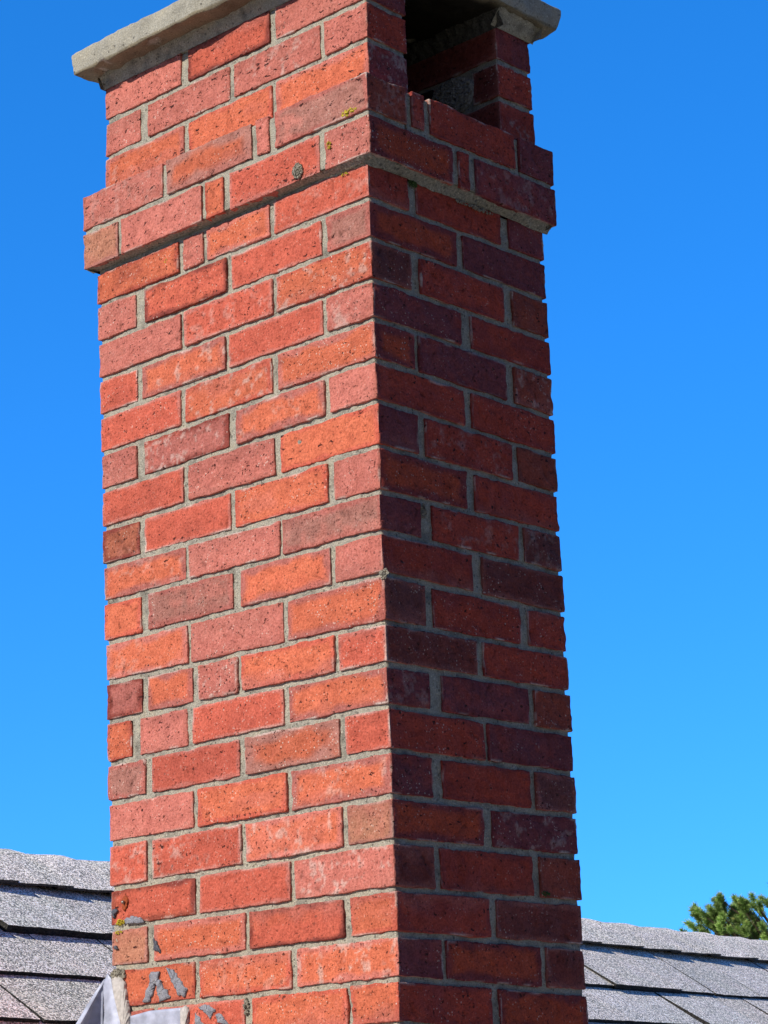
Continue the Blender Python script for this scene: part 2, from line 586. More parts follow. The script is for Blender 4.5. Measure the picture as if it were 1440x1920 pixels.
def plain(name, base, rough=.6, metal=0, nscale=60, amt=.2, bump=.3, bdist=.001, spec=.3):
    m, nt, b = mat_new(name)
    tc = N(nt, 'ShaderNodeTexCoord')
    n = N(nt, 'ShaderNodeTexNoise'); n.inputs['Scale'].default_value = nscale; n.inputs['Detail'].default_value = 6
    nt.links.new(tc.outputs['Object'], n.inputs['Vector'])
    g = ramp(nt, n.outputs[0], [(.3, (1 - amt,) * 3), (.7, (1 + amt,) * 3)])
    col = mixc(nt, 'MULTIPLY', 1.0, base, g)
    nt.links.new(col, b.inputs['Base Color'])
    b.inputs['Roughness'].default_value = rough
    b.inputs['Metallic'].default_value = metal
    b.inputs['Specular IOR Level'].default_value = spec
    bp = N(nt, 'ShaderNodeBump'); bp.inputs['Strength'].default_value = bump; bp.inputs['Distance'].default_value = bdist
    nt.links.new(n.outputs[0], bp.inputs['Height']); nt.links.new(bp.outputs[0], b.inputs['Normal'])
    return m


M_BRICK = brick_material()
M_MORT = gritty('weathered_lime_mortar', (.40, .365, .285), .36, 380, 38, dark=.72, light=.78, bump=1.0, dist=.0028, patch=.58)
M_CONC = gritty('cast_concrete_cap', (.39, .36, .285), .28, 330, 18, dark=.80, light=.82, bump=1.0, dist=.002, patch=.72, smoke_shade=True)
M_RUBB = gritty('rough_sandy_mortar', (.30, .27, .21), .5, 260, 60, bump=1.0, dist=.003, dark=.6, light=.6)
M_RUBD = gritty('dark_sandy_mortar', (.085, .08, .07), .5, 240, 60, bump=1.0, dist=.003, dark=.6, light=.62)  # darkest of the mortars, for the inner edge under the cap
M_RUBM = gritty('grey_sandy_mortar', (.34, .32, .28), .5, 240, 60, bump=1.0, dist=.003, dark=.55, light=.6)
M_FLUE = gritty('sooty_shade_parging', (.05, .045, .04), .4, 200, 20)
M_SHIN = shingle_material()
M_ALU = plain('painted_flashing_metal', (.38, .40, .49), .5, .1, 55, .26, .6, .002, .4)
M_SEAL = plain('weathered_sealant', (.46, .42, .38), .7, 0, 160, .22, .8, .0016)
M_TAR = gritty('grey_lap_cement', (.27, .27, .30), .35, 420, 90, rough=.6, bump=1.0, dist=.002, dark=.8, light=.62, patch=.6)
M_TARD = plain('dark_lap_cement', (.075, .075, .09), .6, .0, 300, .5, .9, .002)
M_LICH = plain('yellow_lichen', (.50, .40, .035), .9, 0, 500, .35, .5)
M_MOSS = plain('green_moss', (.05, .09, .02), .95, 0, 500, .4, .5)
M_RUST = plain('rust', (.30, .06, .015), .8, 0, 300, .3, .5)
M_STEEL = plain('nail_steel', (.30, .27, .22), .4, .8, 300, .2, .2)

# ------------------------------------------------------------------ chimney layout (metres)
WA, WB, LEAN = .6475, .4304, .0212
ZL = [.0555, -.0015, -.0692, -.1363, -.2028, -.2706, -.3359, -.4016, -.4667, -.5303, -.5988, -.6667, -.733, -.8023, -.8674, -.9337, -1.0062, -1.0694, -1.1338, -1.1993, -1.2634]
ZC = [.0600, -.0005, -.0671, -.1347, -.1983, -.2648, -.3306, -.4025, -.4737, -.536, -.6017, -.6758, -.7386, -.8009, -.8673, -.9346, -.9997, -1.0687, -1.1333, -1.1965, -1.2598]
ZR = [.0600, .002, -.0657, -.1356, -.2002, -.2708, -.3376, -.4027, -.4693, -.5365, -.6052, -.6704, -.7332, -.7998, -.8649, -.9312, -.996, -1.0677, -1.1363, -1.2066, -1.2755]
RA = [[(-3, 211), (222, 371), (379, 426), (438, 647)], [(-2, 94), (107, 313), (325, 526), (549, 644)], [(0, 210), (220, 427), (437, 645)],
      [(-1, 99), (110, 323), (331, 536), (547, 643)], [(-1, 211), (226, 429), (440, 643)], [(3, 99), (111, 309), (327, 531), (550, 642)],
      [(4, 211), (223, 424), (436, 641)], [(-1, 97), (109, 315), (328, 535), (545, 641)], [(3, 210), (218, 426), (435, 640)],
      [(3, 100), (109, 307), (325, 526), (543, 636)], [(4, 207), (215, 424), (433, 636)], [(1, 97), (107, 309), (320, 410), (422, 530), (543, 634)],
      [(1, 208), (218, 423), (437, 548), (569, 638)], [(0, 90), (102, 303), (318, 521), (537, 631)], [(2, 205), (217, 415), (427, 629)],
      [(-2, 92), (103, 308), (318, 524), (537, 629)], [(2, 204), (214, 414), (424, 628)], [(1, 92), (104, 302), (314, 521), (536, 626)],
      [(-1, 205), (217, 417), (428, 592)], [(-2, 93), (103, 303), (319, 512), (527, 625)]]
RB = [[(4, 93), (111, 318), (340, 430)], [(4, 205), (220, 429)], [(1, 93), (112, 316), (338, 428)], [(2, 208), (230, 430)],
      [(1, 93), (103, 314), (334, 428)], [(0, 206), (221, 432)], [(-2, 91), (109, 317), (332, 429)], [(-1, 202), (222, 434)],
      [(-1, 93), (116, 323), (339, 434)], [(-1, 208), (229, 434)], [(-5, 93), (109, 317), (336, 434)], [(-2, 207), (221, 432)],
      [(-1, 95), (121, 326), (339, 432)], [(-1, 214), (224, 433)], [(-1, 92), (115, 321), (333, 423)], [(2, 203), (224, 429)],
      [(-2, 89), (102, 317), (331, 427)], [(-1, 209), (224, 429)], [(3, 96), (107, 324), (337, 430)], [(0, 205), (221, 427)]]
# class letters per brick, listed from the front corner outwards
KA = ['rqps', 'grxp', 'orp', 'prmr', 'qor', 'pmup', 'opr', 'porb', 'gpm', 'pmgo', 'mpq', 'ropmu', 'mrps', 'rhrg', 'mop', 'tqrr', 'prx', 'oxqt', 'qos', 'oorr']
KB = ['rru', 'xu', 'krb', 'ur', 'sub', 'rr', 'urb', 'xr', 'urk', 'rd', 'krr', 'dr', 'uub', 'ru', 'urk', 'xu', 'drb', 'rd', 'uxd', 'rx']
KB = [k.translate(str.maketrans('rubxos', 'vwyivi')) for k in KB]  # face B switched to its shade-darkened classes
for k in range(6):      # courses hidden by the roof line below the picture
    for Z_, in ((ZL,), (ZC,), (ZR,)):
        Z_.append(Z_[-1] - .0662)
    if k % 2 == 0:
        RA.append([(0, 205), (216, 415), (427, 622)]); RB.append([(0, 95), (106, 318), (332, 430)]); KA.append('oqr'); KB.append('uru')
    else:
        RA.append([(0, 95), (106, 308), (320, 515), (527, 622)]); RB.append([(0, 206), (218, 430)]); KA.append('rpox'); KB.append('ru')
JT = .0043    # half a bed joint


def zj(i):
    a, b, c = ZC[i], (ZL[i] - ZC[i]) / .64, (ZR[i] - ZC[i]) / WB
    return lambda X, Y: a + b * np.asarray(Y, float) + c * np.asarray(X, float)


def lay(i):
    t, b = zj(i), zj(i + 1)
    jt = .0 if i == 0 else JT
    return (lambda X, Y: b(X, Y) + JT), (lambda X, Y: t(X, Y) - jt)


chim = thing('brick_chimney', 'tall red brick chimney with concrete cap and stepped brick collar above the grey roof', 'chimney', (0.2, 0.3, -1.7))

shaft = Mesh()
HD, ST = .094, .205    # header and stretcher lengths
for i in range(len(RA)):
    zb, zt = lay(i)
    zm = (ZC[i] + ZC[i + 1]) / 2
    ye = WA + LEAN * zm - .0015
    a, b = [tuple(t / 1000 for t in r) for r in RA[i]], [tuple(t / 1000 for t in r) for r in RB[i]]
    ka, kb = KA[i], KB[i]
    nA, nB = len(a), len(b)
    # front corner brick shared by both faces
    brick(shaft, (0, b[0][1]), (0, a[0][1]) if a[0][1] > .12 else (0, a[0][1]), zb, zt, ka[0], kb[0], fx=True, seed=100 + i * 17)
    # middle of face A
    for j in range(1, nA - 1):
        brick(shaft, (0, HD), a[j], zb, zt, ka[j], seed=101 + i * 17 + j)
    # back left corner
    lx = ST if (a[-1][1] - a[-1][0]) < .14 else HD
    yl = (a[-1][0], ye + random.uniform(-.0012, .0012)) if i != 18 else a[-1]
    brick(shaft, (0, lx), yl, zb, zt, ka[-1], fx=True, seed=107 + i * 17)
    # face B middle and right corner
    for j in range(1, nB - 1):
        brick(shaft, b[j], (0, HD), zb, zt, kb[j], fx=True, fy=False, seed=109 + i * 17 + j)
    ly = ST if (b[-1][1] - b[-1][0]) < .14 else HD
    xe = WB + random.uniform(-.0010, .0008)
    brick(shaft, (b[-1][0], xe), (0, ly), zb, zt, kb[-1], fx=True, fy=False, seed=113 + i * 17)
    # far faces C (x=WB) and D (y=WA)
    y0, j = ly + .011, 0
    while y0 < ye - .02:
        y1 = min(y0 + ST, ye)
        if ye - y1 < .05:
            y1 = ye
        brick(shaft, (WB - HD, WB), (y0, y1), zb, zt, 'rpoxu'[(i + j) % 5], fy=False, fz=False, seed=300 + i * 7 + j)
        y0 = y1 + .011; j += 1
    x0 = lx + .011
    while x0 < WB - HD - .03:
        x1 = min(x0 + ST, WB - HD - .011)
        if WB - HD - .011 - x1 < .04:
            x1 = WB - HD - .011
        brick(shaft, (x0, x1), (ye - HD, ye), zb, zt, 'rpoxu'[(i + j) % 5], fy=False, fz=False, seed=400 + i * 7 + j)
        x0 = x1 + .011; j += 1

# mortar body standing just behind the brick faces
IN = .0037


def lean(P):
    Q = P.copy()
    k = np.clip((P[:, 1]) / WA, 0, 1)
    Q[:, 1] += k * LEAN * P[:, 2]
    return Q


slab_box(shaft, (IN, WB - IN), (IN, WA - IN - .001), (-1.72, .058), step=.004, amp=.0010, sc=.012, seed=5, mat=1, rad=.003, xf=lean, amp2=.0004)
shaft_o = shaft.build('brick_shaft', [M_BRICK, M_MORT], chim)

# ------------------------------------------------------------------ corbelled collar
AX, BY, DY, CX = -.0172, -.0205, WA + .0175, WB + .0135
col = Mesh()
kbz = (cst(.0665), cst(.1302)); kaz = (cst(.1392), cst(.2010))
kbA = [(-19, 77), (90, 297), (310, 353), (361, 564), (574, 664)]; kbAc = 'prspt'
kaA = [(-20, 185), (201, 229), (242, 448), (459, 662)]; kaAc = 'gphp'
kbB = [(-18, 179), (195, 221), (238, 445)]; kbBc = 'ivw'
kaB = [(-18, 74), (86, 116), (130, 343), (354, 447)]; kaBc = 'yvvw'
for (za, zt), rows, cl, rowb, clb, dx, sd in (((kbz[0], kbz[1]), kbA, kbAc, kbB, kbBc, .0, 50), ((kaz[0], kaz[1]), kaA, kaAc, kaB, kaBc, .0, 70)):
    r = [(a / 1000, b / 1000) for a, b in rows]
    rb = [(a / 1000, b / 1000) for a, b in rowb]
    brick(col, (AX, rb[0][1]), (BY, r[0][1]), za, zt, cl[0], clb[0], fx=True, seed=sd)
    for j in range(1, len(r) - 1):
        brick(col, (AX, AX + HD), r[j], za, zt, cl[j], fx=True, seed=sd + j)
    lx = ST if r[-1][1] - r[-1][0] < .14 else HD
    brick(col, (AX, AX + lx), (r[-1][0], DY), za, zt, cl[-1], fx=True, seed=sd + 6)
    for j in range(1, len(rb) - 1):
        brick(col, rb[j], (BY, BY + HD), za, zt, clb[j], fx=True, fy=True, seed=sd + 8 + j)
    ly = ST if rb[-1][1] - rb[-1][0] < .14 else HD
    brick(col, (rb[-1][0], CX), (BY, BY + ly), za, zt, clb[-1], fx=True, fy=True, seed=sd + 12)
    y0 = BY + ly + .011
    while y0 < DY - .05:
        y1 = min(y0 + ST, DY)
        if DY - y1 < .06:
            y1 = DY
        brick(col, (CX - HD, CX), (y0, y1), za, zt, 'rpux'[int(y0 * 10) % 4], fy=False, fz=False)
        y0 = y1 + .011
    x0 = AX + lx + .011
    while x0 < CX - HD - .03:
        x1 = min(x0 + ST, CX - HD - .011)
        brick(col, (x0, x1), (DY - HD, DY), za, zt, 'rpux'[int(x0 * 10) % 4], fy=False, fz=False)
        x0 = x1 + .011
# mortar between and behind the collar bricks (a ring of four solid strips)
i2 = IN
zc0, zc1 = .070, .1972
slab_box(col, (AX + i2, AX + .09), (BY + i2, DY - i2), (zc0, zc1), step=.005, amp=.0009, sc=.013, seed=21)
slab_box(col, (AX + .0925, CX - .09), (BY + i2, BY + .09), (zc0, zc1), step=.005, amp=.0009, sc=.013, seed=22)
slab_box(col, (CX - .088, CX - i2), (BY + i2, DY - i2), (zc0, zc1), step=.008, amp=.0009, sc=.013, seed=23)
slab_box(col, (AX + .0925, CX - .09), (DY - .09, DY - i2), (zc0, zc1), step=.01, amp=.0009, sc=.013, seed=24)


def fillet(M, side, u0, u1, o0, z0, o1, z1, seed, mat=1, rough=.0016, nu=None, zn=.003, on=.002, sc=.03):
    """a weathered mortar fillet: on side A/B/C/D from offset o0 at height z0 to offset o1 at z1"""
    nu = nu or int(abs(u1 - u0) / .004)
    nv = 7
    u = np.linspace(u0, u1, nu + 1)
    t = np.linspace(0, 1, nv + 1)
    U, T = np.meshgrid(u, t, indexing='ij')
    base = np.stack([U.ravel(), T.ravel() * 0.03, np.zeros(U.size) + seed], 1)
    nz = vn(base, sc, seed) + .5 * vn(base, sc * .3, seed + 1)
    T = T.ravel()
    if callable(o0):
        o0 = o0(U.ravel())
    if callable(z0):
        z0 = z0(U.ravel())
    if callable(o1):
        o1 = o1(U.ravel())
    if callable(z1):
        z1 = z1(U.ravel())
    O = o0 + (o1 - o0) * T + rough * vn(base, .009, seed + 2) * (T * (1 - T) * 4 + .2) + on * nz * T
    Zz = z0 + (z1 - z0) * T + zn * nz * T
    U = U.ravel()
    if side == 'A':
        P = np.stack([O, U, Zz], 1)
    elif side == 'B':
        P = np.stack([U, O, Zz], 1)
    elif side == 'C':
        P = np.stack([O, U, Zz], 1)
    else:
        P = np.stack([U, O, Zz], 1)
    ids = np.arange((nu + 1) * (nv + 1)).reshape(nu + 1, nv + 1)
    F = np.stack([ids[:-1, :-1], ids[1:, :-1], ids[1:, 1:], ids[:-1, 1:]], -1).reshape(-1, 4)
    M.add(P, F, None, mat)


def endcap_pts(*a):
    return None


# fillet under the collar: from the lower arris back to the shaft face
wob_a = lambda u: sstep(u, .03, .15)
fillet(col, 'A', BY + .003, DY - .004, AX + .0022, .0668, lambda u: -.0045 + .0080 * wob_a(u), lambda u: .0590 + .0050 * wob_a(u), 31, mat=2, zn=.0004, on=.0006)  # darker mortar paints the shadow under the collar
fillet(col, 'A', BY + .018, WA - .003, lambda u: -.0045 + .0080 * wob_a(u), .0650, lambda u: .0003 + .0030 * wob_a(u), lambda u: .0560 - .0075 * wob_a(u), 35, zn=.0030, on=.0006)
fillet(col, 'B', AX + .004, CX - .004, BY + .004, .0682, -.0012, .0550, 32, mat=2, zn=.0035, on=.0006)
fillet(col, 'C', BY + .004, DY - .004, CX - .004, .0682, WB - .001, .058, 33, zn=.002, on=.0006)
fillet(col, 'D', AX + .004, CX - .004, DY - .004, .0682, WA - .001, .058, 34, zn=.002, on=.0006)
collar = col.build('corbelled_collar', [M_BRICK, M_MORT, M_RUBB], chim)

# ------------------------------------------------------------------ open brick hood above the collar
hood = Mesh()
UX, UY, UD, UC = .0128, .0031, WA - .0095, WB - .0035
zl = [.2045, .2765, .3449, .4085]
rowsA = [([(8, 209), (221, 421), (437, 638)], 'qoq'), ([(5, 98), (108, 310), (321, 526), (547, 638)], 'pppp'), ([(4, 209), (222, 422), (440, 636)], 'pxp')]
inn = {0: [(3, 120), (131, 336), (347, 540)], 1: [(3, 60), (150, 345), (356, 560)], 2: [(3, 209), (221, 430), (441, 560)]}
for i in range(3):
    za, zt = cst(zl[i] + .0046), cst(zl[i + 1] - (.0046 if i < 2 else 0))
    r = [(a / 1000, b / 1000) for a, b in rowsA[i][0]]
    cl = rowsA[i][1]
    # left wall, visible face A; its front brick also shows on side B
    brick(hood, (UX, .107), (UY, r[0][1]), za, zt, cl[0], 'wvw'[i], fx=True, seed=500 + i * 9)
    for j in range(1, len(r) - 1):
        brick(hood, (UX, .107), r[j], za, zt, cl[j], seed=501 + i * 9 + j)
    brick(hood, (UX, .107), (r[-1][0], UD), za, zt, cl[-1], fx=True, seed=507 + i * 9)
    # right wall, inner face shows through the opening
    for j, (a, b) in enumerate(inn[i]):
        b2 = UD if j == len(inn[i]) - 1 else b / 1000
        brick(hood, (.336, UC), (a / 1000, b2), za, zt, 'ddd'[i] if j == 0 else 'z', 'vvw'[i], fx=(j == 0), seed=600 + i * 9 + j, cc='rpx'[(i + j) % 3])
    # back wall between
    brick(hood, (.118, .325), (UD - HD, UD), za, zt, 'r', fx=False, fy=False, fz=False, seed=640 + i)
slab_box(hood, (UX + i2, .107 - i2), (UY + i2, UD - i2), (.203, .407), step=.005, amp=.0009, sc=.013, seed=41)
slab_box(hood, (.336 + i2, UC - i2), (UY + i2, UD - i2), (.203, .407), step=.005, amp=.0009, sc=.013, seed=42)
slab_box(hood, (.108, .335), (UD - HD + i2, UD - i2), (.203, .407), step=.01, amp=.0009, sc=.013, seed=43)
# bed joint on top of the collar: thin mortar wash round the foot of the hood
slab_box(hood, (UX - .001, UC + .002), (.075, UD + .001), (.1985, .2075), step=.008, amp=.001, sc=.02, seed=44)
slab_box(hood, (UX + .001, .106), (UY + .001, .08), (.1990, .2095), step=.005, amp=.001, sc=.02, seed=45)
slab_box(hood, (.337, UC + .0012), (UY + .0006, .08), (.1990, .2095), step=.004, amp=.0012, sc=.012, seed=46)
hood_o = hood.build('flue_hood', [M_BRICK, M_MORT], chim)
# rough slump of mortar filling a missing brick on the inner wall
lump = Mesh()


def blob(M, c, r, step=10, amp=.25, sc=.01, seed=1, mat=0):
    nu, nv = step * 2, step
    th = np.linspace(0, 2 * np.pi, nu, endpoint=False)
    ph = np.linspace(0, np.pi, nv + 1)
    P = []
    for p_ in ph:
        for t_ in th:
            P.append((math.sin(p_) * math.cos(t_), math.sin(p_) * math.sin(t_), math.cos(p_)))
    D = np.array(P)
    W = D * np.array(r) + np.array(c)
    k = 1 + amp * (vn(W, sc, seed) + .6 * vn(W, sc * .4, seed + 1))
    W = D * np.array(r) * k[:, None] + np.array(c)
    F = []
    for a in range(nv):
        for b in range(nu):
            F.append((a * nu + b, (a + 1) * nu + b, (a + 1) * nu + (b + 1) % nu, a * nu + (b + 1) % nu))
    M.add(W, np.array(F), None, mat)


blob(lump, (.338, .105, .311), (.010, .050, .036), 46, .10, .02, 61)
lump.build('mortar_fill', M_RUBM, chim, label='rough dark mortar packed in the inner side of the flue opening')
# flue throat: soot, blackened further to paint its deep shade
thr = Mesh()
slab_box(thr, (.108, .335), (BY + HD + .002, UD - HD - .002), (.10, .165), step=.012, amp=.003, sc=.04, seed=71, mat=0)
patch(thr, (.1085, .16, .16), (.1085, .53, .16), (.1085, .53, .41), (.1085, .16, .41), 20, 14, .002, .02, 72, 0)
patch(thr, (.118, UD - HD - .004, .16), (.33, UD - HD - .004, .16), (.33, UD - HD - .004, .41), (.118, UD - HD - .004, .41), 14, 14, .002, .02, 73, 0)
thr.build('flue_throat', M_FLUE, chim, label='black inside of the flue, soot with shade painted in')

# ------------------------------------------------------------------ mortar bed and concrete cap
bed = Mesh()
ZT, ZS = .4060, .4335
slab_box(bed, (UX + .001, .106), (UY + .001, UD - .001), (.4070, ZS), step=.005, amp=.0012, sc=.012, seed=81, mat=0)
slab_box(bed, (.337, UC - .001), (UY + .001, UD - .001), (.4070, ZS), step=.005, amp=.0012, sc=.012, seed=82, mat=0)
slab_box(bed, (.108, .335), (UD - HD, UD - .001), (.4070, ZS), step=.008, amp=.0012, sc=.012, seed=83, mat=0)
fillet(bed, 'A', UY - .006, UD + .004, UX - .001, ZT + .001, UX - .011, ZS, 84, mat=0, zn=0, on=.0015)
fillet(bed, 'B', UX - .010, .110, UY - .001, ZT, UY - .014, ZS, 85, mat=0, zn=0, on=.003)
fillet(bed, 'B', .322, UC + .007, UY - .002, ZT - .0005, UY - .026, ZS + .001, 86, mat=0, zn=0, on=.004)
fillet(bed, 'C', UY - .024, UD + .004, UC + .001, ZT, UC + .010, ZS, 87, mat=0, zn=0, on=.002)
fillet(bed, 'D', UX - .01, UC + .008, UD + .001, ZT, UD + .010, ZS, 88, mat=0, zn=0, on=.002)
bed.build('mortar_bed', M_MORT, chim)
bed2 = Mesh()
fillet(bed2, 'A', UY - .020, .50, .3350, .4035, .320, ZS, 89, mat=0, zn=.004, on=.004, rough=.004, sc=.012, nu=260)
bed2.build('mortar_bed', M_RUBD, chim, label='crumbly squeezed out mortar along the inner edge under the cap')

cap = Mesh()
CXA, CXB, CYA, CYB, CZ0, CZ1 = -.040, .4700, -.0360, .6680, .4300, .4700


def capshape(P):
    Q = P.copy()
    # wavy hand-cast edges, slightly sunk corners, chamfer worn along the lower rim
    top = np.clip((P[:, 2] - CZ0) / (CZ1 - CZ0), 0, 1)
    cx_, cy_ = (CXA + CXB) / 2, (CYA + CYB) / 2
    edge = np.stack([P[:, 0], P[:, 1], np.zeros(len(P)) + 3.0], 1)
    w = .0022 * vn(edge, .11, 3) + .0012 * vn(edge, .035, 4)
    Q[:, 2] += w * 1.2
    low = (1 - top) ** 2
    s = 1 - low * (.006 + .006 * vn(edge, .05, 6)) / .25
    Q[:, 0] = cx_ + (P[:, 0] - cx_) * s
    Q[:, 1] = cy_ + (P[:, 1] - cy_) * (1 - low * (.004 + .004 * vn(edge, .05, 7)) / .35)
    ch = sstep(vn(edge, .028, 9), .45, .8) * low * .006
    Q[:, 2] += ch
    cen = np.clip(1 - np.maximum(abs(P[:, 0] - cx_) / .255, abs(P[:, 1] - cy_) / .352), 0, 1)
    Q[:, 2] += top * cen * .03      # weathered top shedding water
    return Q


slab_box(cap, (CXA, CXB), (CYA, CYB), (CZ0, CZ1), step=.0045, amp=.0015, sc=.016, seed=91, mat=0, rad=.0014, xf=capshape, amp2=.0012, sc2=.05, step2=True)
cap.build('concrete_cap', M_CONC, chim)

# ------------------------------------------------------------------ small things on the brickwork


def crumbs(name, mat, label, c, du, dv, nrm, ru, rv, n, r, seed):
    M = Mesh()
    rs = np.random.default_rng(seed)
    c, du, dv, nrm = [np.array(t, float) for t in (c, du, dv, nrm)]
    oct_v = np.array([(1, 0, 0), (-1, 0, 0), (0, 1, 0), (0, -1, 0), (0, 0, 1), (0, 0, -1)], float)
    oct_f = np.array([(0, 2, 4), (2, 1, 4), (1, 3, 4), (3, 0, 4), (2, 0, 5), (1, 2, 5), (3, 1, 5), (0, 3, 5)])
    for k in range(n):
        a, rr = rs.uniform(0, 6.283), math.sqrt(rs.random())
        p = c + du * ru * rr * math.cos(a) + dv * rv * rr * math.sin(a) + nrm * rs.uniform(0, r * 1.6) * (1.2 - rr)
        q = rs.uniform(.6, 1.3, (6, 1)) * oct_v * r * rs.uniform(.5, 1.1)
        R = np.array(Euler(rs.uniform(0, 6.28, 3)).to_matrix())
        M.add(q @ R.T + p, oct_f, None, 0)
    return M.build(name, mat, chim, smooth=False, label=label)


nA, nB_ = (-1, 0, 0), (0, -1, 0)
yy, zz, xx = (0, 1, 0), (0, 0, 1), (1, 0, 0)
crumbs('lichen_patch', M_LICH, 'largest yellow lichen patch, on the collar near the front corner', (AX, .020, .1455), yy, zz, nA, .017, .0055, 90, .0022, 1)
crumbs('lichen_patch', M_LICH, 'small upright yellow lichen speck on the lower collar course', (AX, .066, .105), yy, zz, nA, .004, .010, 30, .0017, 2)
crumbs('lichen_patch', M_LICH, 'yellow lichen tuft low on the left edge above a mortar joint', (0, .601, -1.0625), yy, zz, nA, .011, .005, 45, .0019, 3)
crumbs('lichen_patch', M_LICH, 'yellow lichen smear just under a mortar joint low on the left edge', (0, .605, -1.0775), yy, zz, nA, .008, .002, 18, .0016, 4)
crumbs('lichen_patch', M_LICH, 'tiny yellow lichen speck on the orange brick under the collar', (0, .470, .031), yy, zz, nA, .003, .004, 12, .0014, 5)
crumbs('lichen_patch', M_LICH, 'yellow lichen speck on the top edge of the brick under the collar', (-.002, .047, .054), yy, zz, nA, .008, .002, 18, .0015, 6)
crumbs('moss_tuft', M_MOSS, 'green moss tuft under the collar on the shaded side', (.104, 0, .053), xx, zz, nB_, .010, .006, 60, .0022, 7)
crumbs('moss_tuft', M_MOSS, 'olive moss tuft low on the shaded side', (.342, 0, -1.0585), xx, zz, nB_, .010, .004, 35, .002, 8)
crumbs('mortar_crumb', M_RUBB, 'crumbling mortar nub on the front corner', (.000, -.002, -.603), yy, zz, nA, .008, .007, 50, .0028, 9)
crumbs('mortar_plug', M_RUBB, 'round pebbly mortar plug in the lower collar course', (AX - .0005, .136, .083), yy, zz, nA, .0105, .0125, 170, .0030, 10)
crumbs('mortar_crumb', M_RUBB, 'pebbly mortar rubble above the upper flashing', (-.001, .606, -1.1445), yy, zz, nA, .018, .009, 190, .0030, 11)
crumbs('mortar_crumb', M_RUBB, 'crumbling joint at the right of the lower flashing', (.001, .315, -1.214), yy, zz, nA, .005, .012, 50, .0026, 12)
crumbs('mortar_crumb', M_RUBB, 'mortar rubble in a wide joint on the shaded side', (.098, .001, -.488), xx, zz, nB_, .006, .012, 40, .0026, 13)
crumbs('mortar_crumb', M_RUBB, 'crumbs along the joint under the collar on the shaded side', (.25, -.002, .052), xx, zz, nB_, .05, .003, 90, .0024, 14)


crumbs('mortar_crumb', M_RUBM, 'dark pebbly rubble filling a gap on the inner side of the flue opening', (.330, .104, .310), yy, zz, nA, .046, .031, 420, .0034, 15)


def decal(M, pts, x=-.0012, th=.0014, mat=0, seed=0, fine=.0022):
    """irregular smear of paste on face A, polygon pts in (y,z) mm"""
    P = np.array(pts, float) / 1000
    n = len(P)
    out = []
    for a in range(n):
        p, q = P[a], P[(a + 1) % n]
        k = max(1, int(np.linalg.norm(q - p) / fine))
        for t in range(k):
            out.append(p + (q - p) * t / k)
    out = np.array(out)
    W = np.c_[out, np.zeros(len(out))]
    out = out + .0028 * np.stack([vn(W, .006, seed), vn(W, .006, seed + 1)], 1) + .0018 * np.stack([vn(W, .0025, seed + 4), vn(W, .0025, seed + 5)], 1)
    k = len(out)
    cen = out.mean(0)
    inner = cen + (out - cen) * .72
    inn2 = cen + (out - cen) * .35
    rings = [(out, x + .002), (out, x - th * .5), (inner, x - th), (inn2, x - th * 1.3)]
    V, F = [], []
    for r_, (pp, xx_) in enumerate(rings):
        w = np.c_[np.full(k, xx_), pp]
        w[:, 0] += .0006 * vn(w, .005, seed + 2)
        V.append(w)
    V.append(np.array([[x - th * 1.3, *cen]]))
    V = np.concatenate(V)
    for r_ in range(len(rings) - 1):
        for a in range(k):
            b = (a + 1) % k
            F.append((r_ * k + a, r_ * k + b, (r_ + 1) * k + b, (r_ + 1) * k + a))
    T = [((len(rings) - 1) * k + a, (len(rings) - 1) * k + (a + 1) % k, len(V) - 1) for a in range(k)]
    M.add(V, [np.array(F), np.array(T)], None, mat)


def smear(name, label, polys, mat, **kw):
    M = Mesh()
    for s, p in enumerate(polys):
        decal(M, p, seed=s + len(label), **kw)
    return M.build(name, mat, chim, label=label)


smear('cement_smear', 'forked grey cement smear on the brick above the lower flashing',
      [[(530, -1147), (506, -1147), (511, -1158), (514, -1163), (530, -1163)],
       [(528, -1160), (514, -1160), (533, -1192), (546, -1192), (537, -1168)],
       [(519, -1158), (508, -1160), (500, -1172), (490, -1178), (484, -1190), (510, -1194), (512, -1180)]], M_TAR)
smear('cement_smear', 'slanting dark grey cement smear on the brick above the lower flashing', [[(490, -1143), (474, -1146), (462, -1162), (444, -1180), (453, -1190), (466, -1184), (474, -1172), (481, -1160)]], M_TAR)
smear('cement_smear', 'thin grey smear under the brick with the rusty nail', [[(590, -1060), (578, -1056), (562, -1055), (548, -1061), (543, -1065), (560, -1067), (585, -1066)]], M_TAR)
smear('cement_smear', 'pointed dark smear beside a joint near the left edge', [[(521, -1093), (512, -1104), (501, -1118), (510, -1117), (518, -1112)]], M_TARD)
smear('cement_smear', 'square grey cement smear right of the lower flashing', [[(418, -1207), (395, -1205), (380, -1214), (392, -1226), (404, -1217)]], M_TAR)
smear('cement_smear', 'narrow grey smear beside the sealant of the lower flashing', [[(424, -1216), (408, -1234), (412, -1248), (430, -1248)]], M_TAR)
smear('cement_smear', 'lowest grey cement smear right of the lower flashing', [[(381, -1221), (371, -1219), (353, -1238), (376, -1236)]], M_TAR)
smear('cement_smear', 'black tar spot on the left edge', [[(619, -1040), (613, -1038), (605, -1045), (610, -1049), (618, -1052)]], M_TARD)
smear('cement_smear', 'black tar fleck on the tan brick at the left edge', [[(617, -1097), (605, -1103), (615, -1107)]], M_TARD)
smear('rust_stain', 'round rust stain around a nail', [[(589 + 8 * math.cos(t) * (1 if t < 3.1 else .8), -1033 + 12 * math.sin(t)) for t in [k * .628 for k in range(10)]]], M_RUST, x=-.0004, th=.0005)
nl = Mesh()
blob(nl, (-.004, .589, -1.031), (.003, .0028, .0028), 10, .05, .01, 3)
